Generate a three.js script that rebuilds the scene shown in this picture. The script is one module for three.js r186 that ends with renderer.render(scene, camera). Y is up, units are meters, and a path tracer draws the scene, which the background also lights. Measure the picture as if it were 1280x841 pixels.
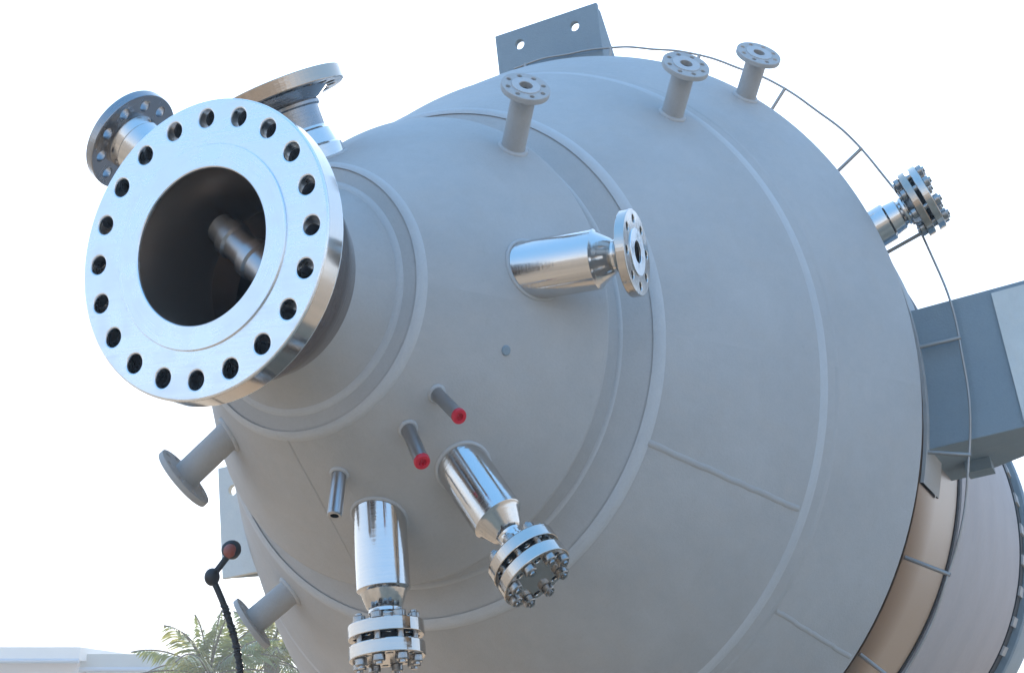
import * as THREE from 'three';
import { mergeGeometries } from 'three/addons/utils/BufferGeometryUtils.js';

// ---------------------------------------------------------------- camera, sky, sun, exposure
const scene = new THREE.Scene();
const D2R = Math.PI / 180;
const camera = new THREE.PerspectiveCamera(27.2235, 1280 / 841, 0.05, 4000);
camera.position.set(0, 1.6, 0);
camera.rotation.set(15.0057 * D2R, 0, 0);
camera.updateProjectionMatrix();

const YAW = 23.6038 * D2R;                       // heading of the vessel's axis, right of -z
const sunAz = YAW - 24 * D2R, sunEl = 18 * D2R;   // the sun stands behind the vessel: its front lies in shade
const sunDir = new THREE.Vector3(Math.sin(sunAz) * Math.cos(sunEl), Math.sin(sunEl), -Math.cos(sunAz) * Math.cos(sunEl));

function makeSky() {
  const w = 512, h = 256, data = new Float32Array(w * h * 4), v = new THREE.Vector3();
  const zen = [0.12, 0.325, 0.63], hor = [0.54, 0.60, 0.67];
  for (let j = 0; j < h; j++) for (let i = 0; i < w; i++) {
    const el = ((j + 0.5) / h - 0.5) * Math.PI, az = ((i + 0.5) / w - 0.5) * 2 * Math.PI;
    v.set(Math.cos(el) * Math.cos(az), Math.sin(el), Math.cos(el) * Math.sin(az));
    const up = Math.max(0, v.y), t = Math.pow(1 - up, 2.6);
    const cg = Math.max(-1, Math.min(1, v.dot(sunDir))), g = Math.acos(cg);
    const glow = 0.75 * Math.exp(-g / 0.55) + 0.35 * Math.exp(-g / 0.16);
    const k = 4 * (j * w + i);
    for (let c = 0; c < 3; c++) data[k + c] = zen[c] * (1 - t) + hor[c] * t + glow * [1, 0.97, 0.92][c];
    data[k + 3] = 1;
  }
  const tx = new THREE.DataTexture(data, w, h, THREE.RGBAFormat, THREE.FloatType);
  tx.mapping = THREE.EquirectangularReflectionMapping;
  tx.magFilter = tx.minFilter = THREE.LinearFilter;
  tx.needsUpdate = true;
  return tx;
}
const sky = makeSky();
scene.background = sky;
scene.environment = sky;

const sun = new THREE.DirectionalLight(0xfff1dc, 4.5);
sun.position.copy(sunDir).multiplyScalar(60);
sun.castShadow = true;
sun.shadow.mapSize.set(2048, 2048);
Object.assign(sun.shadow.camera, { left: -25, right: 25, top: 25, bottom: -25, near: 1, far: 160 });
scene.add(sun); scene.add(sun.target);

const renderer = new THREE.WebGLRenderer({ antialias: true });
renderer.toneMapping = THREE.LinearToneMapping;
renderer.toneMappingExposure = 2.35;
renderer.shadowMap.enabled = true;

// ---------------------------------------------------------------- noise and textures
function rng(seed) { let a = seed >>> 0; return () => { a = (a + 0x6D2B79F5) >>> 0; let t = a; t = Math.imul(t ^ (t >>> 15), t | 1); t ^= t + Math.imul(t ^ (t >>> 7), t | 61); return ((t ^ (t >>> 14)) >>> 0) / 4294967296; }; }
function tileNoise(seed, period) {               // value noise that wraps after `period` cells
  const r = rng(seed), g = new Float32Array(period * period);
  for (let i = 0; i < g.length; i++) g[i] = r();
  const at = (x, y) => g[((y % period + period) % period) * period + (x % period + period) % period];
  return (u, v) => {
    const x = u * period, y = v * period, xi = Math.floor(x), yi = Math.floor(y);
    let fx = x - xi, fy = y - yi; fx = fx * fx * (3 - 2 * fx); fy = fy * fy * (3 - 2 * fy);
    return (at(xi, yi) * (1 - fx) + at(xi + 1, yi) * fx) * (1 - fy) + (at(xi, yi + 1) * (1 - fx) + at(xi + 1, yi + 1) * fx) * fy;
  };
}
function texture(n, fn, srgb) {
  const data = new Uint8Array(n * n * 4);
  for (let j = 0; j < n; j++) for (let i = 0; i < n; i++) {
    const c = fn((i + 0.5) / n, (j + 0.5) / n), k = 4 * (j * n + i);
    for (let q = 0; q < 3; q++) data[k + q] = Math.max(0, Math.min(255, Math.round(255 * (Array.isArray(c) ? c[q] : c))));
    data[k + 3] = 255;
  }
  const t = new THREE.DataTexture(data, n, n);
  t.wrapS = t.wrapT = THREE.RepeatWrapping; t.magFilter = THREE.LinearFilter; t.minFilter = THREE.LinearMipmapLinearFilter; t.generateMipmaps = true;
  if (srgb) t.colorSpace = THREE.SRGBColorSpace;
  t.needsUpdate = true;
  return t;
}
const n4 = tileNoise(1, 4), n9 = tileNoise(2, 9), n23 = tileNoise(3, 23), n60 = tileNoise(4, 60), n200 = tileNoise(5, 200), s40 = tileNoise(6, 40);
const paintMap = texture(1024, (u, v) => {       // mottle of sprayed primer, dust and a few scuffs
  let c = 0.90 + 0.03 * (n4(u, v) - 0.5) + 0.022 * (n9(u, v) - 0.5) + 0.016 * (n23(u, v) - 0.5) + 0.02 * (n200(u, v) - 0.5);
  const sc = n60(u * 0.5, v * 2); if (sc > 0.90) c -= 0.25 * (sc - 0.90);
  const d = n9(v, u) * n23(v, u);
  return [c + 0.012 * d, c, c - 0.012 * d];
}, true);
const paintBump = texture(1024, (u, v) => 0.6 * n200(u, v) + 0.3 * n60(u, v) + 0.1 * n23(u, v));
const paintRough = texture(512, (u, v) => 0.78 + 0.2 * (n9(u, v) - 0.5) + 0.14 * (n60(u, v) - 0.5));
const steelRough = texture(512, (u, v) => 0.62 + 0.5 * (n23(u, v) - 0.5) + 0.35 * (s40(u * 0.3, v * 6) - 0.5));
const steelBump = texture(512, (u, v) => 0.6 * s40(u * 0.2, v * 8) + 0.4 * n200(u, v));
const groundMap = texture(1024, (u, v) => {
  const a = n4(u, v), b = n23(u, v), c = n200(u, v), d = n60(v, u);
  const m = 0.64 + 0.12 * (a - 0.5) + 0.1 * (b - 0.5) + 0.09 * (c - 0.5) + 0.06 * (d - 0.5);
  return [m, m * 0.88, m * 0.74];
}, true);

// ---------------------------------------------------------------- materials
function paint(r, g, b, rough = 1) {
  return new THREE.MeshStandardMaterial({ color: new THREE.Color().setRGB(r, g, b), roughness: rough, metalness: 0, map: paintMap, roughnessMap: paintRough, bumpMap: paintBump, bumpScale: 0.0007 });
}
function steel(r, g, b, rough, bump = 0.0004) {
  return new THREE.MeshStandardMaterial({ color: new THREE.Color().setRGB(r, g, b), roughness: rough, metalness: 1, roughnessMap: steelRough, bumpMap: steelBump, bumpScale: bump });
}
function plain(r, g, b, rough = 0.7, metal = 0) { return new THREE.MeshStandardMaterial({ color: new THREE.Color().setRGB(r, g, b), roughness: rough, metalness: metal }); }
const M = {
  primer: paint(0.52, 0.51, 0.50), stripe: paint(0.60, 0.605, 0.61), rear: paint(0.50, 0.455, 0.45), bracket: paint(0.30, 0.37, 0.42), pale: paint(0.80, 0.83, 0.81),
  face: steel(0.76, 0.77, 0.78, 0.5, 0.0001), polished: steel(0.64, 0.62, 0.60, 0.24, 0.0002), mirror: plain(0.58, 0.55, 0.52, 0.12, 1), rim: steel(0.56, 0.52, 0.48, 0.22, 0.0002), hub: steel(0.27, 0.215, 0.185, 0.16, 0.0008), stub: plain(0.42, 0.42, 0.43, 0.34, 1),
  bolt: steel(0.36, 0.35, 0.34, 0.42), inner: plain(0.40, 0.32, 0.26, 0.36, 0.9), darksteel: steel(0.30, 0.30, 0.31, 0.34, 0.0003), warmsteel: steel(0.46, 0.39, 0.33, 0.2, 0.0003), hole: plain(0.05, 0.05, 0.055, 0.5, 0.6), band: plain(0.155, 0.098, 0.058, 0.36, 0.8), rod: plain(0.40, 0.38, 0.36, 0.5, 0.6),
  gasket: plain(0.015, 0.015, 0.016, 0.8), red: plain(0.55, 0.012, 0.03, 0.45), black: plain(0.018, 0.018, 0.02, 0.5), redknob: plain(0.26, 0.07, 0.05, 0.5),  // gasket black also colours the painted gap shade behind the rim
};

// ---------------------------------------------------------------- object helpers
const used = {};
function numbered(name) { const n = used[name] = (used[name] ?? -1) + 1; return n ? `${name}_${String(n).padStart(3, '0')}` : name; }
function shadows(o) { o.traverse(m => { if (m.isMesh) { m.castShadow = true; m.receiveShadow = true; } }); return o; }
function thing(name, label, category, pos = [0, 0, 0], turn = 0, group) {
  const o = new THREE.Group(); o.name = numbered(name); scene.add(o);
  o.position.set(...pos); o.rotation.y = turn; o.userData = { label, category };
  if (group) o.userData.group = group;
  return o;
}
function merge(list) { return list.length === 1 ? list[0] : mergeGeometries(list.map(g => { const q = g.index ? g.toNonIndexed() : g; for (const a of Object.keys(q.attributes)) if (!['position', 'normal', 'uv'].includes(a)) q.deleteAttribute(a); return q; })); }
function part(name, geos, mat, parent, label) {
  const m = new THREE.Mesh(merge(Array.isArray(geos) ? geos : [geos]), mat); m.name = name; parent.add(m);
  m.castShadow = m.receiveShadow = true;
  if (label) m.userData.label = label;
  return m;
}
// surface of revolution about +y from a profile of [y, r] points; smooth where the profile bends less than `crease`
function rev(prof, seg = 96, crease = 30, closed = false) {
  const pos = [], nor = [], uv = [], idx = [], n = prof.length, cs = Math.cos(crease * D2R);
  const nrm = []; for (let i = 0; i < n - 1; i++) { const dy = prof[i + 1][0] - prof[i][0], dr = prof[i + 1][1] - prof[i][1], l = Math.hypot(dy, dr) || 1; nrm.push([-dr / l, dy / l]); }
  const join = (a, b) => { const dt = a[0] * b[0] + a[1] * b[1]; if (dt < cs) return null; const s = [a[0] + b[0], a[1] + b[1]], l = Math.hypot(...s); return [s[0] / l, s[1] / l]; };
  const rm = Math.max(...prof.map(p => p[1])); let len = 0;
  for (let i = 0; i < n - 1; i++) {
    const prev = i > 0 ? nrm[i - 1] : (closed ? nrm[n - 2] : null), next = i < n - 2 ? nrm[i + 1] : (closed ? nrm[0] : null);
    const na = (prev && join(prev, nrm[i])) || nrm[i], nb = (next && join(nrm[i], next)) || nrm[i];
    const l = Math.hypot(prof[i + 1][0] - prof[i][0], prof[i + 1][1] - prof[i][1]), b0 = pos.length / 3;
    for (let k = 0; k <= seg; k++) {
      const a = k / seg * 2 * Math.PI, c = Math.cos(a), s = Math.sin(a);
      for (const [p, q, vv] of [[prof[i], na, len], [prof[i + 1], nb, len + l]]) { pos.push(p[1] * c, p[0], p[1] * s); nor.push(q[1] * c, q[0], q[1] * s); uv.push(a * rm, vv); }
    }
    for (let k = 0; k < seg; k++) { const o = b0 + 2 * k; idx.push(o, o + 1, o + 2, o + 1, o + 3, o + 2); }
    len += l;
  }
  const g = new THREE.BufferGeometry();
  g.setAttribute('position', new THREE.Float32BufferAttribute(pos, 3)); g.setAttribute('normal', new THREE.Float32BufferAttribute(nor, 3)); g.setAttribute('uv', new THREE.Float32BufferAttribute(uv, 2));
  g.setIndex(idx); return g;
}
function ringPlate(R, y0, y1, bore, bolts = 0, Rb = 0, rh = 0, bevel = 0.004, off = 0, seg = 48) {   // drilled flange plate from y0 to y1 on +y
  const s = new THREE.Shape(); s.absarc(0, 0, R, 0, 2 * Math.PI, false);
  const hole = (x, y, r) => { const h = new THREE.Path(); h.absarc(x, y, r, 0, 2 * Math.PI, true); s.holes.push(h); };
  if (bore) hole(0, 0, bore);
  for (let i = 0; i < bolts; i++) { const a = off + i / bolts * 2 * Math.PI; hole(Rb * Math.cos(a), Rb * Math.sin(a), rh); }
  const g = new THREE.ExtrudeGeometry(s, { depth: y1 - y0 - 2 * bevel, bevelEnabled: bevel > 0, bevelThickness: bevel, bevelSize: bevel, bevelOffset: -bevel, bevelSegments: 2, curveSegments: seg });
  g.translate(0, 0, y0 + bevel);
  g.rotateX(-Math.PI / 2);                       // extrude axis z -> y
  return g;
}
function hex(r, y0, y1, x, z, turn = 0) { return rev([[y0, 0.001], [y0, r * 0.9], [y0 + 0.12 * r, r], [y1 - 0.12 * r, r], [y1, r * 0.9], [y1, 0.001]], 6, 10).rotateY(turn).translate(x, 0, z); }
function tubeAlong(pts, r, seg = 64, rad = 8, closed = false) { return new THREE.TubeGeometry(new THREE.CatmullRomCurve3(pts, closed), seg, r, rad, closed); }

// ---------------------------------------------------------------- ground and far things
{
  const g = new THREE.PlaneGeometry(3000, 3000); g.rotateX(-Math.PI / 2);
  const u = g.attributes.uv; for (let i = 0; i < u.count; i++) u.setXY(i, u.getX(i) * 500, u.getY(i) * 500);
  const m = new THREE.Mesh(g, new THREE.MeshStandardMaterial({ map: groundMap, color: 0xffffff, roughness: 0.95 }));
  m.name = 'ground'; m.userData = { kind: 'structure', label: 'tan concrete yard' }; m.receiveShadow = true; scene.add(m);
}

// ---------------------------------------------------------------- the vessel
// local frame: x to the vessel's right, y up, -z along its axis; drawn round the axis, then set at its height.
const KY = 1.07986, AXIS = 1.6 + 1.2446534 * KY;
const vessel = thing('pressure_vessel', 'large grey cone-ended pressure vessel with a big drilled steel flange and many nozzles', 'vessel', [-0.93522, 0, -3.96157], -YAW);
const TOV = new THREE.Matrix4().makeBasis(new THREE.Vector3(1, 0, 0), new THREE.Vector3(0, 0, -1), new THREE.Vector3(0, 1, 0));   // lathe y -> axis
function place(g) { g.scale(1, KY, 1); g.translate(0, AXIS, 0); return g; }
function vp(name, geos, mat, parent = vessel, label) { return part(name, place(merge(Array.isArray(geos) ? geos : [geos])), mat, parent, label); }
const ax = (prof, seg = 160, crease = 30, closed) => rev(prof, seg, crease, closed).applyMatrix4(TOV);
const pol = (th, r, s) => new THREE.Vector3(r * Math.cos(th * D2R), r * Math.sin(th * D2R), -s);
const CONE = [[0.587, 0.440], [1.262, 0.853], [1.300, 0.860], [1.380, 0.896], [1.440, 0.932], [1.482, 0.963], [2.24, 1.420], [2.79, 1.728]];
function coneR(s) { for (let i = 0; i < CONE.length - 1; i++) if (s <= CONE[i + 1][0]) { const [a, b] = [CONE[i], CONE[i + 1]]; return a[1] + (b[1] - a[1]) * (s - a[0]) / (b[0] - a[0]); } return 1.728; }

vp('neck', ax([[0.40, 0.296], [0.44, 0.300], [0.49, 0.318], [0.54, 0.345], [0.566, 0.366], [0.574, 0.380], [0.576, 0.415], [0.587, 0.440]], 160, 60), M.primer);
vp('front_cone', ax([[0.587, 0.440], [0.92, 0.6437], [1.246, 0.8455], [1.256, 0.850], [1.263, 0.846], [1.266, 0.838], [1.266, 0.76]], 192, 60), M.primer);
vp('transition_band', ax([[1.25, 0.772], [1.32, 0.784], [1.37, 0.802], [1.40, 0.825], [1.43, 0.862], [1.455, 0.905], [1.472, 0.938], [1.488, 0.962], [1.505, 0.9765]], 192, 40), M.primer);
vp('rear_cone', ax([[1.500, 0.973], [1.86, 1.191], [2.24, 1.420], [2.52, 1.577], [2.775, 1.7195], [2.788, 1.724], [2.797, 1.720], [2.80, 1.712], [2.80, 1.66]], 224, 60), M.primer);
const bead = (s, r, w, h, slope = 31) => { const p = [], c = Math.cos(slope * D2R), q = Math.sin(slope * D2R); for (let i = -4; i <= 4; i++) { const t = i / 4, a = t * w / 2, b = h * (1 - t * t) - 0.003; p.push([s + a * c - b * q, r + a * q + b * c]); } return ax(p, 192, 60); };
vp('weld_bead', bead(0.568, 0.371, 0.040, 0.007, 60), M.stripe);
vp('weld_bead', bead(0.592, 0.444, 0.042, 0.007, 36), M.stripe);
vp('weld_bead', bead(1.489, 0.966, 0.054, 0.0075, 43), M.stripe);
vp('weld_bead', bead(1.412, 0.839, 0.030, 0.006, 48), M.stripe);
vp('weld_bead', bead(2.235, 1.417, 0.062, 0.006), M.stripe);
vp('weld_bead', bead(2.305, 1.456, 0.045, 0.0048, 30), M.primer);
function seam(th, s0, s1, w = 0.016) {           // longitudinal weld, slightly wavering
  const pts = [], r = rng(Math.round(th * 10 + 5000)); for (let i = 0; i <= 24; i++) { const s = s0 + (s1 - s0) * i / 24; pts.push(pol(th + (r() - 0.5) * 0.16, coneR(s) - w * 0.91, s)); }
  return tubeAlong(pts, w, 60, 8);
}
vp('seam_weld', seam(-22.7, 1.515, 2.215, 0.022), M.primer);
vp('seam_weld', seam(-37.8, 2.325, 2.775, 0.02), M.primer);
vp('seam_weld', seam(-97.5, 0.60, 1.25, 0.010), M.primer);
vp('seam_weld', seam(140, 1.49, 2.225), M.primer);

// behind the cone: bare steel band, rear shell, girth ring
vp('rim_gap_shade', ax([[2.79, 1.672], [3.04, 1.672]], 200), M.gasket);  // near-black ring, painted stand-in for the gap shadow behind the rim
vp('steel_band', ax([[3.02, 1.66], [3.02, 1.693], [3.024, 1.695], [3.6, 1.695], [4.36, 1.695]], 224), M.band, vessel, 'bare brownish steel band behind the cone rim');
vp('shell_dark_ring', ax([[4.35, 1.699], [4.36, 1.702], [4.41, 1.702]], 200), M.gasket);  // narrow near-black ring at the rear edge of the band
vp('rear_shell', ax([[4.405, 1.690], [4.41, 1.712], [6.0, 1.712], [8.4, 1.712], [8.4, 1.60]], 200), M.rear);
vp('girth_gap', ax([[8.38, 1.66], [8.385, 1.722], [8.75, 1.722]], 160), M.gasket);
vp('girth_flange', ax([[8.70, 1.60], [8.70, 1.77], [8.72, 1.785], [8.98, 1.785], [9.0, 1.77], [9.0, 1.70], [11.0, 1.70], [11.5, 1.55], [11.9, 1.2], [12.1, 0.7], [12.15, 0.01]], 160), M.bracket);
for (let i = 0; i < 48; i++) {
  const b = new THREE.BoxGeometry(0.05, 0.07, 0.32); const a = i * 7.5 + 1;
  b.rotateZ(a * D2R); const p = pol(a, 1.712, 8.55); b.translate(p.x, p.y, p.z); vp('spacer', b, M.primer);
}
// welded saddles carry the shell
for (const s of [5.6, 10]) {
  const g = [], w = 1.1, y0 = -AXIS / KY;
  const sh = new THREE.Shape(); sh.moveTo(-w, y0); sh.lineTo(w, y0); sh.lineTo(w, y0 + 0.2);
  for (let k = 0; k <= 24; k++) { const a = (-58 - 64 * k / 24) * D2R; sh.lineTo(1.70 * Math.cos(a), 1.70 * Math.sin(a)); }
  sh.lineTo(-w, y0 + 0.2);
  const e = new THREE.ExtrudeGeometry(sh, { depth: 0.3, bevelEnabled: false }); e.translate(0, 0, -s - 0.15); vp('saddle', e, M.bracket);
}

// main flange
const OFF = 16.5 * D2R;
const mf = vp('main_flange', ringPlate(0.441, 0, 0.092, 0.236, 20, 0.385, 0.0275, 0.005, OFF, 64).applyMatrix4(TOV), M.face, vessel, 'large bright steel flange drilled with twenty bolt holes');
vp('raised_face', ax([[0.004, 0.302], [-0.004, 0.302], [-0.006, 0.300], [-0.006, 0.234], [-0.003, 0.231], [0.004, 0.2305]], 160, 20), M.face, mf);
vp('rim_band', ax([[0.007, 0.4405], [0.009, 0.4418], [0.083, 0.4418], [0.085, 0.4405]], 192, 10), M.mirror, mf);
vp('hub', ax([[0.09, 0.356], [0.14, 0.350], [0.28, 0.345], [0.34, 0.325], [0.41, 0.2975]], 160, 40), M.hub, mf);
vp('bore', ax([[0.004, 0.2305], [0.09, 0.2305], [0.36, 0.232], [0.372, 0.226], [0.384, 0.232], [0.56, 0.26], [0.6, 0.36], [1.2, 0.78], [1.25, 0.60], [1.3, 0.01]], 128, 40), M.inner, mf);
for (let i = 0; i < 20; i++) {                    // threaded bolt-hole liners, near-black to stand in for the shade inside
  const a = OFF + i / 20 * 2 * Math.PI, pr = [[0.009, 0.0273]]; for (let k = 0; k < 18; k++) pr.push([0.010 + k * 0.004, k % 2 ? 0.0255 : 0.0273]); pr.push([0.084, 0.0255], [0.086, 0.001]);
  vp('bolt_hole', rev(pr, 20, 20).applyMatrix4(TOV).translate(0.385 * Math.cos(a), 0.385 * Math.sin(a), 0), M.hole, mf);
}
{ // pipe end that shows inside the bore
  const A = new THREE.Vector3(0.20, -0.125, -0.235), B = new THREE.Vector3(-0.105, 0.138, -0.235), L = A.distanceTo(B), dir = B.clone().sub(A).normalize();
  const g = rev([[0, 0.056], [L * 0.5, 0.056], [L * 0.52, 0.064], [L * 0.60, 0.064], [L * 0.62, 0.052], [L * 0.78, 0.052], [L * 0.80, 0.060], [L * 0.88, 0.060], [L * 0.90, 0.048], [L, 0.048], [L, 0.03], [L - 0.06, 0.028]], 48, 25);
  g.applyMatrix4(frame(A, dir)); vp('inner_pipe', g, M.stub, mf);
}

// ---- nozzles
function frame(origin, dir) {
  const y = dir.clone().normalize(), ref = Math.abs(y.z) < 0.8 ? new THREE.Vector3(0, 0, 1) : new THREE.Vector3(1, 0, 0);
  const x = ref.clone().cross(y).normalize(), z = x.clone().cross(y);
  return new THREE.Matrix4().makeBasis(x, y, z).setPosition(origin);
}
const ALPHA = Math.atan(0.607);
function aim(th, mix, turn = 0) { const a = ALPHA * mix; return new THREE.Vector3(Math.cos((th + turn) * D2R) * Math.cos(a), Math.sin((th + turn) * D2R) * Math.cos(a), Math.sin(a)); }
function collar(m, r, w, cyl) {                  // weld fillet along the line where a pipe of radius r enters the shell
  const pts = [], v = new THREE.Vector3();
  for (let k = 0; k < 40; k++) {
    const a = k / 40 * 2 * Math.PI; let lo = -0.3, hi = 0.3;
    for (let q = 0; q < 24; q++) { const y = (lo + hi) / 2; v.set(r * Math.cos(a), y, r * Math.sin(a)).applyMatrix4(m); if (Math.hypot(v.x, v.y) < (cyl ?? coneR(-v.z))) lo = y; else hi = y; }
    pts.push(new THREE.Vector3((r + w * 0.25) * Math.cos(a), lo, (r + w * 0.25) * Math.sin(a)).applyMatrix4(m));
  }
  return tubeAlong(pts, w, 100, 8, true);
}

function paintedNozzle(th, s, r, mix, L, pr, fr, label, turn = 0) {
  const m = frame(pol(th, r, s), aim(th, mix, turn)), at = g => g.applyMatrix4(m);
  const n = vp('painted_nozzle', at(rev([[-0.08, pr], [L - 0.02, pr]], 48, 40)), M.primer, vessel, label);
  vp('flange', at(ringPlate(fr, L - 0.022, L, pr * 0.55, 8, fr * 0.76, fr * 0.10, 0.003, 0.3, 32)), M.primer, n);
  vp('raised_face', at(ringPlate(fr * 0.58, L - 0.002, L + 0.004, pr * 0.55, 0, 0, 0, 0.0015, 0, 32)), M.stripe, n);
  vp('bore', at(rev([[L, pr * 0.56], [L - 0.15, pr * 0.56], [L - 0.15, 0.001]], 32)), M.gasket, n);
  vp('weld_collar', collar(m, pr, 0.011), M.stripe, n);
  return n;
}
paintedNozzle(51.7, 1.195, 0.810, 1.25, 0.252, 0.046, 0.092, 'grey painted nozzle with drilled flange nearest the steel flange');
paintedNozzle(51.6, 2.142, 1.362, 1.25, 0.232, 0.049, 0.103, 'middle grey painted nozzle of the top row');
paintedNozzle(52.4, 2.728, 1.694, 1.2, 0.215, 0.049, 0.105, 'rearmost grey painted nozzle of the top row');
paintedNozzle(-138.4, 0.789, 0.563, 0.32, 0.225, 0.050, 0.118, 'grey painted nozzle low on the left under the steel flange');
paintedNozzle(-130.7, 1.666, 1.073, 0.55, 0.205, 0.052, 0.112, 'grey painted nozzle on the lower left of the rear cone', -9);

function boltSet(at, parent, N, Rb, y0, y1, rs, off = 0.2) {     // studs with a hex nut at each end
  for (let i = 0; i < N; i++) {
    const a = off + i / N * 2 * Math.PI, x = Rb * Math.cos(a), z = Rb * Math.sin(a), h = rs * 1.7;
    const stud = rev([[y0 - h * 1.35, 0.001], [y0 - h * 1.35, rs * 0.9], [y1 + h * 1.35, rs * 0.9], [y1 + h * 1.35, 0.001]], 10, 30).translate(x, 0, z);
    vp('bolt', at(merge([stud, hex(rs * 1.75, y0 - h, y0, x, z, i), hex(rs * 1.75, y1, y1 + h, x, z, i * 1.7)])), M.bolt, parent);
  }
}
function steelNozzle(th, s, r, mix, turn, o, label) {
  const m = frame(pol(th, r, s), aim(th, mix, turn)), at = g => g.applyMatrix4(m);
  const { br, bl, nr, nl, fr, ft } = o, f0 = bl + nl, N = o.bolts ?? 8, q = bl * 0.0;
  const n = vp('steel_nozzle', at(rev([[-0.14, br], [bl * 0.5, br], [bl - 0.004, br], [bl, br - 0.004], [bl + 0.005, br - 0.012], [bl + 0.055, nr + 0.012], [bl + 0.062, nr + 0.002], [bl + 0.07, nr]], 72, 35)), M.polished, vessel, label);
  vp('pipe_neck', at(rev([[bl + 0.06, nr], [f0 - 0.05, nr], [f0 - 0.045, nr + 0.008], [f0 - 0.035, nr + 0.009], [f0 - 0.03, nr + 0.004], [f0 + 0.002, o.hub ?? nr * 1.5]], 48, 25)), o.neck ?? M.polished, n);
  const open = !o.blind;
  const fl = vp('flange', at(ringPlate(fr, f0, f0 + ft, open ? nr * 0.8 : 0, N, fr * 0.77, fr * (o.hr ?? 0.095), 0.003, 0.2, 40)), o.mat ?? M.rim, n);
  if (open) {
    vp('raised_face', at(ringPlate(fr * 0.55, f0 + ft - 0.002, f0 + ft + 0.004, nr * 0.8, 0, 0, 0, 0.0015, 0, 40)), M.face, fl.parent);
    vp('bore', at(rev([[f0 + ft, nr * 0.81], [f0 - 0.2, nr * 0.81], [f0 - 0.2, 0.001]], 32)), M.inner, n);
  } else {
    const g0 = f0 + ft, g1 = g0 + o.gap;
    vp('gasket', at(rev([[g0 - 0.002, fr * 0.66], [g1 + 0.002, fr * 0.66]], 48)), M.gasket, n);
    vp('blind_flange', at(ringPlate(fr, g1, g1 + ft, 0, N, fr * 0.77, fr * 0.095, 0.003, 0.2, 40)), M.rim, n);
    boltSet(at, n, N, fr * 0.77, f0, g1 + ft, fr * 0.1);
  }
  vp('weld_collar', collar(m, br, 0.007, o.cyl), M.stripe, n);
  return n;
}
steelNozzle(10, 0.990, 0.685, 0, -8, { br: 0.098, bl: 0.235, nr: 0.045, nl: 0.105, fr: 0.140, ft: 0.034, hub: 0.085 }, 'polished steel nozzle with open drilled flange pointing right');
steelNozzle(-50.5, 0.958, 0.666, 0.22, 0, { br: 0.088, bl: 0.225, nr: 0.042, nl: 0.135, fr: 0.124, ft: 0.040, gap: 0.022, blind: true }, 'polished steel nozzle with bolted blind flange on the lower right');
steelNozzle(-81.1, 0.956, 0.665, 0.18, 0, { br: 0.092, bl: 0.235, nr: 0.048, nl: 0.105, fr: 0.128, ft: 0.043, gap: 0.022, blind: true }, 'polished steel nozzle with bolted blind flange at the bottom of the picture');
steelNozzle(103, 0.74, 0.533, 0.8, 0, { br: 0.15, bl: 0.03, nr: 0.115, nl: 0.19, fr: 0.235, ft: 0.05, hub: 0.17, bolts: 16, mat: M.warmsteel, neck: M.darksteel }, 'steel nozzle with wide flange pointing up behind the big flange');
steelNozzle(140, 0.60, 0.448, 0.15, 0, { br: 0.10, bl: 0.435, nr: 0.090, nl: 0.095, fr: 0.185, ft: 0.036, hub: 0.105, bolts: 10, hr: 0.105, mat: M.darksteel }, 'steel nozzle with drilled flange peeping out left of the big flange');
steelNozzle(25, 2.95, 1.69, 0, 0, { br: 0.085, bl: 0.10, nr: 0.055, nl: 0.12, fr: 0.150, ft: 0.034, gap: 0.018, mat: M.warmsteel, blind: true, cyl: 1.695 }, 'steel nozzle with bolted blind flange behind the cone rim on the right');

function stubPipe(th, s, r, mix, L, rad, capped, label) {
  const m = frame(pol(th, r, s), aim(th, mix)), at = g => g.applyMatrix4(m);
  const n = vp('stub_pipe', at(rev([[-0.06, rad], [L - 0.004, rad], [L, rad - 0.004], [L, rad * 0.6], [L - 0.08, rad * 0.6]], 32, 25)), M.stub, vessel, label);
  vp('weld_collar', collar(m, rad, 0.008), M.stripe, n);
  if (capped) vp('plastic_cap', at(rev([[L - 0.008, rad + 0.001], [L - 0.008, rad + 0.002], [L + 0.002, rad + 0.002], [L + 0.006, rad], [L + 0.006, rad * 0.55], [L - 0.006, rad * 0.5], [L - 0.006, 0.001]], 32, 25)), M.red, n, 'red plastic end cap');
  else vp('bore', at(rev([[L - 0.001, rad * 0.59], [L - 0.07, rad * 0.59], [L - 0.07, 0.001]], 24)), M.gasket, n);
}
stubPipe(-36.5, 0.738, 0.532, 1.05, 0.20, 0.022, true, 'short steel stub with red cap, the upper one');
stubPipe(-52.2, 0.735, 0.530, 0.82, 0.165, 0.0245, true, 'short steel stub with red cap, the lower one');
stubPipe(-83.9, 0.753, 0.541, 0.60, 0.146, 0.0245, false, 'short steel stub without a cap');
{ // small dark plug flush in the cone
  const th = -15.07, s = 0.895, g = rev([[-0.01, 0.017], [0.003, 0.017], [0.006, 0.013], [0.006, 0.001]], 24, 25).applyMatrix4(frame(pol(th, coneR(s), s), aim(th, 1)));
  vp('plug', g, M.bracket);
}

// insulation support ring on standoffs round the shell
{
  const R = 1.889, S = 3.077, pts = []; for (let i = 0; i <= 100; i++) { const a = 99.5 - i * 2.0; pts.push(pol(a, R + 0.003 * Math.sin(i * 0.9), S + 0.004 * Math.sin(i * 1.7))); }
  const ring = vp('support_ring', tubeAlong(pts, 0.0055, 300, 8), M.rod, vessel, 'thin steel rod ring standing off the shell');
  for (let a = 97.5; a > -98; a -= 15) {
    const A = pol(a, 1.69, S), B = pol(a, R + 0.006, S); vp('standoff', tubeAlong([A, A.clone().lerp(B, 0.5), B], 0.009, 6, 8), M.rod, ring);
  }
}

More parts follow.
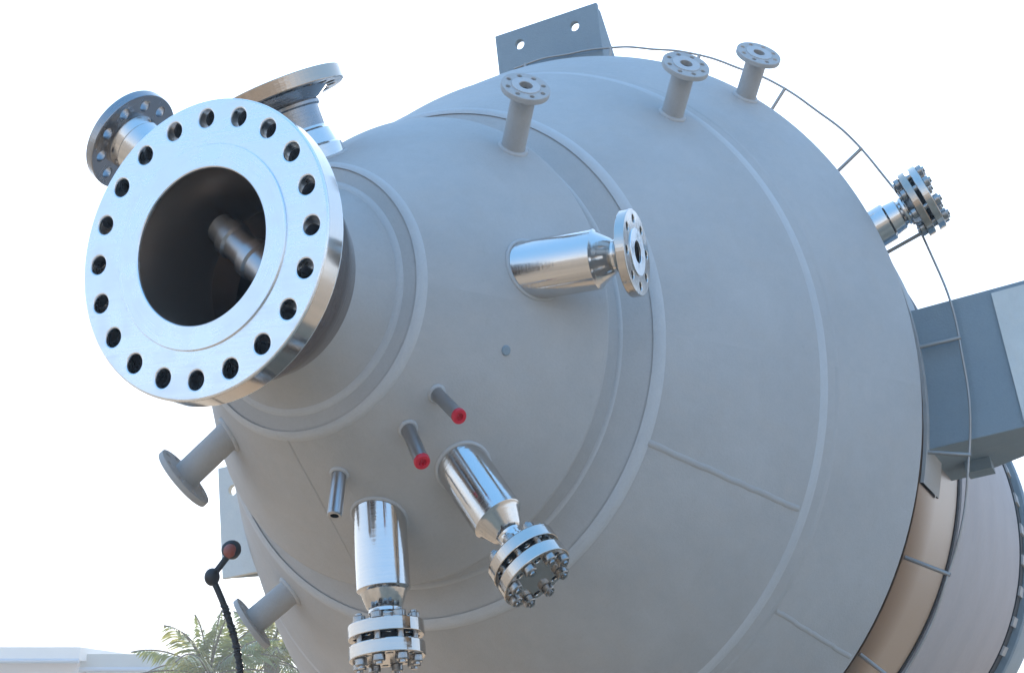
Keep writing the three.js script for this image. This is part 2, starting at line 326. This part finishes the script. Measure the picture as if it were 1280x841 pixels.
// brackets: plate across the axis, two triangular gussets behind it
function bracket(phi, t0, t1, rOut, S, mats, label, holes = true, dp = 0.36, de = 0.05) {
  const m = new THREE.Matrix4().makeRotationZ(phi * D2R), T = 0.028;      // local: x radial, y tangential
  const sh = new THREE.Shape(); sh.moveTo(1.62, t0); sh.lineTo(rOut, t0); sh.lineTo(rOut, t1); sh.lineTo(1.62, t1);
  const w = t1 - t0;
  if (holes) for (const k of [0.23, 0.77]) { const h = new THREE.Path(); h.absarc(rOut - 0.09, t0 + w * k, 0.026, 0, 2 * Math.PI, true); sh.holes.push(h); }
  const pl = new THREE.ExtrudeGeometry(sh, { depth: T, bevelEnabled: true, bevelThickness: 0.003, bevelSize: 0.003, bevelOffset: -0.003, bevelSegments: 1, curveSegments: 16 });
  pl.translate(0, 0, -S - T);
  const b = vp('bracket', pl.applyMatrix4(m), mats[0], vessel, label);
  for (const t of [t0 + 0.006, t1 - 0.03]) {
    const gs = new THREE.Shape(); gs.moveTo(1.62, 0); gs.lineTo(rOut - 0.012, 0); gs.lineTo(rOut - 0.012, de); gs.lineTo(1.74, dp); gs.lineTo(1.62, dp);
    const g = new THREE.ExtrudeGeometry(gs, { depth: 0.022, bevelEnabled: false });   // x radial, y depth -> z tangential
    g.applyMatrix4(new THREE.Matrix4().makeBasis(new THREE.Vector3(1, 0, 0), new THREE.Vector3(0, 0, -1), new THREE.Vector3(0, 1, 0)));
    g.translate(0, t, -S - T); vp('gusset', g.applyMatrix4(m), mats[1], b);
  }
  return b;
}
{ // grey strip by the right bracket, the shell's reflection put into its colour
  const pr = []; const pos = [[3.03, 1.697], [3.03, 1.712], [3.55, 1.712], [3.55, 1.697]];
  const g = rev(pos, 40, 20), a = g.attributes.position; 
  for (let i = 0; i < a.count; i++) { const r = Math.hypot(a.getX(i), a.getZ(i)), k = ((Math.floor(i / 2)) % 41) / 40, th = (-12 + 36 * k) * D2R; a.setXYZ(i, r * Math.cos(th), r * Math.sin(th), -a.getY(i)); }
  g.computeVertexNormals(); vp('shell_sheen_strip', g, M.primer);
}
bracket(97, -0.42, 0.18, 2.112, 3.1, [M.bracket, M.bracket], 'blue-grey lifting plate with two holes on top of the vessel');
bracket(187, -0.21, 0.36, 2.11, 3.1, [M.pale, M.bracket], 'pale lifting plate on the left of the vessel');
{
  const b = bracket(9, -0.47, 0.13, 2.50, 3.12, [M.bracket, M.bracket], 'long blue-grey bracket on the right of the vessel', false, 0.95, 0.3);
  const c = new THREE.BoxGeometry(0.44, 0.57, 0.012); c.translate(2.065 + 0.22, -0.175, -3.113); vp('cover_plate', c.applyMatrix4(new THREE.Matrix4().makeRotationZ(9 * D2R)), M.pale, b, 'pale plate on the end of the bracket');
  const k = new THREE.BoxGeometry(0.12, 0.05, 0.2); k.translate(1.80, -0.49, -3.75); vp('foot_block', k.applyMatrix4(new THREE.Matrix4().makeRotationZ(9 * D2R)), M.bracket, b);
}

// ---------------------------------------------------------------- jointed post with red knob
{
  const x0 = -1.237, o = thing('jointed_post', 'thin dark beaded post with jointed arm and red knob beside the vessel', 'post', [-1.20, 0, -6.5]);
  const P0 = new THREE.Vector3(0, 0, 0), P1 = new THREE.Vector3(-0.037, 1.758, 0), P2 = new THREE.Vector3(-0.115, 2.03, 0), P3 = new THREE.Vector3(-0.19, 2.19, 0), P4 = new THREE.Vector3(-0.105, 2.31, 0);
  const curve = new THREE.CatmullRomCurve3([P0, P1, P2, P3]);
  part('core', new THREE.TubeGeometry(curve, 60, 0.015, 8), M.black, o);
  const links = []; for (let i = 0; i < 70; i++) { const t = 0.35 + 0.6 * i / 70, p = curve.getPointAt(t), g = new THREE.TorusGeometry(0.0155, 0.005, 6, 10); g.rotateX(Math.PI / 2 + 0.5).rotateY(i * 1.3); links.push(g.translate(p.x, p.y, p.z)); }
  part('beading', links, M.black, o);
  part('joint', new THREE.SphereGeometry(0.036, 20, 14).scale(1, 1.15, 1).translate(P3.x, P3.y, 0), M.black, o);
  part('arm', tubeAlong([P3, P3.clone().lerp(P4, 0.5), P4], 0.015, 8, 10), M.black, o);
  const k = part('knob_housing', rev([[-0.045, 0.012], [-0.03, 0.03], [0, 0.044], [0.02, 0.046], [0.035, 0.036], [0.037, 0.02]], 24, 60).applyMatrix4(new THREE.Matrix4().makeRotationX(1.2)).translate(P4.x, P4.y, 0), M.black, o);
  part('red_knob', new THREE.SphereGeometry(0.034, 20, 14).translate(P4.x - 0.002, P4.y - 0.004, 0.022), M.redknob, k, 'dull red round knob');
  part('foot', rev([[0, 0.16], [0.02, 0.16], [0.035, 0.14], [0.05, 0.03], [0.1, 0.02]], 24, 30), M.black, o);
}

scene.fog = new THREE.FogExp2(0xf8f7f4, 0.006);
// ---------------------------------------------------------------- sheds far left
function shed(name, label, x0, x1, z, top, fascia, wallM, roofM, depth) {
  const o = thing(name, label, 'shed', [(x0 + x1) / 2, 0, z], 0, undefined), w = x1 - x0;
  part('wall', new THREE.BoxGeometry(w, top - fascia, depth).translate(0, (top - fascia) / 2, -depth / 2), wallM, o);
  const rf = part('roof', new THREE.BoxGeometry(w + 0.5, fascia, depth + 1.2).translate(0, top - fascia / 2, -depth / 2), roofM, o);
  part('gutter', new THREE.CylinderGeometry(0.1, 0.1, w + 0.5, 10).rotateZ(Math.PI / 2).translate(0, top - fascia - 0.02, 0.65), plain(0.35, 0.42, 0.5, 0.5), rf);
  return o;
}
const shedWall = plain(0.62, 0.53, 0.5, 0.9), white = plain(0.74, 0.70, 0.66, 0.8), greyRoof = plain(0.36, 0.4, 0.4, 0.7), paleWall = plain(0.75, 0.78, 0.78, 0.9);
shed('long_shed', 'low shed with white fascia and pinkish wall at the lower left edge', -40, -18.3, -60, 4.1, 0.55, shedWall, white, 12);
shed('small_shed', 'low pale shed with grey roof beside the palms', -18.2, -15.2, -61, 3.85, 0.62, paleWall, greyRoof, 8);

// ---------------------------------------------------------------- palms
const leafMat = (r, g, b) => new THREE.MeshPhysicalMaterial({ color: new THREE.Color().setRGB(r, g, b), roughness: 0.8, transmission: 0.5, thickness: 0, side: THREE.DoubleSide });
const leaves = [leafMat(0.22, 0.25, 0.07), leafMat(0.34, 0.33, 0.10), leafMat(0.15, 0.20, 0.07)];
const barkM = plain(0.16, 0.12, 0.09, 0.95);
function palm(label, pos, H, nF, len, seed) {
  const r = rng(seed), o = thing('palm_tree', label, 'palm', pos, 0, 'palms behind the vessel');
  const prof = []; for (let i = 0; i <= 30; i++) prof.push([H * i / 30, 0.19 - 0.05 * i / 30 + (i % 2) * 0.02]);
  part('trunk', rev(prof, 16, 20), barkM, o);
  for (let f = 0; f < nF; f++) {
    const az = f * 2.39996 + r() * 0.4, el = (85 - 100 * (f / nF)) * D2R, L = len * (0.8 + 0.35 * r());
    const dir = new THREE.Vector3(Math.cos(az) * Math.cos(el), Math.sin(el), Math.sin(az) * Math.cos(el));
    const pts = []; for (let i = 0; i <= 8; i++) { const t = i / 8; pts.push(new THREE.Vector3(0, H, 0).addScaledVector(dir, L * t).add(new THREE.Vector3(0, -L * 0.42 * t * t, 0))); }
    const cv = new THREE.CatmullRomCurve3(pts), pos_ = [], side = new THREE.Vector3(-Math.sin(az), 0, Math.cos(az));
    const nl = 34;
    for (let i = 3; i < nl; i++) for (const sg of [-1, 1]) {
      const t = i / nl, p = cv.getPointAt(t), tg = cv.getTangentAt(t), ll = L * 0.24 * Math.sin(Math.PI * Math.min(1, 0.15 + t * 0.85)) * (0.8 + 0.4 * r());
      const d = side.clone().multiplyScalar(sg * 0.85).addScaledVector(tg, 0.65).add(new THREE.Vector3(0, -0.25 - 0.4 * r(), 0)).normalize();
      const wv = tg.clone().multiplyScalar(0.022), q = p.clone().addScaledVector(d, ll * 0.55), e = p.clone().addScaledVector(d, ll).add(new THREE.Vector3(0, -ll * 0.25, 0));
      const a = p.clone(), b1 = q.clone().add(wv), b2 = q.clone().sub(wv);
      pos_.push(...a.toArray(), ...b1.toArray(), ...b2.toArray(), ...b2.toArray(), ...b1.toArray(), ...e.toArray());
    }
    const g = new THREE.BufferGeometry(); g.setAttribute('position', new THREE.Float32BufferAttribute(pos_, 3)); g.computeVertexNormals();
    const fr = part('frond', g, leaves[Math.floor(r() * 3)], o);
    part('stalk', new THREE.TubeGeometry(cv, 12, 0.014, 5), barkM, fr);
  }
}
palm('palm left of the post, its crown just above the picture edge', [-5.3, 0, -25], 2.15, 20, 2.0, 11);
palm('taller palm directly behind the post and the left nozzle', [-4.55, 0, -27], 2.45, 20, 1.9, 23);

renderer.render(scene, camera);
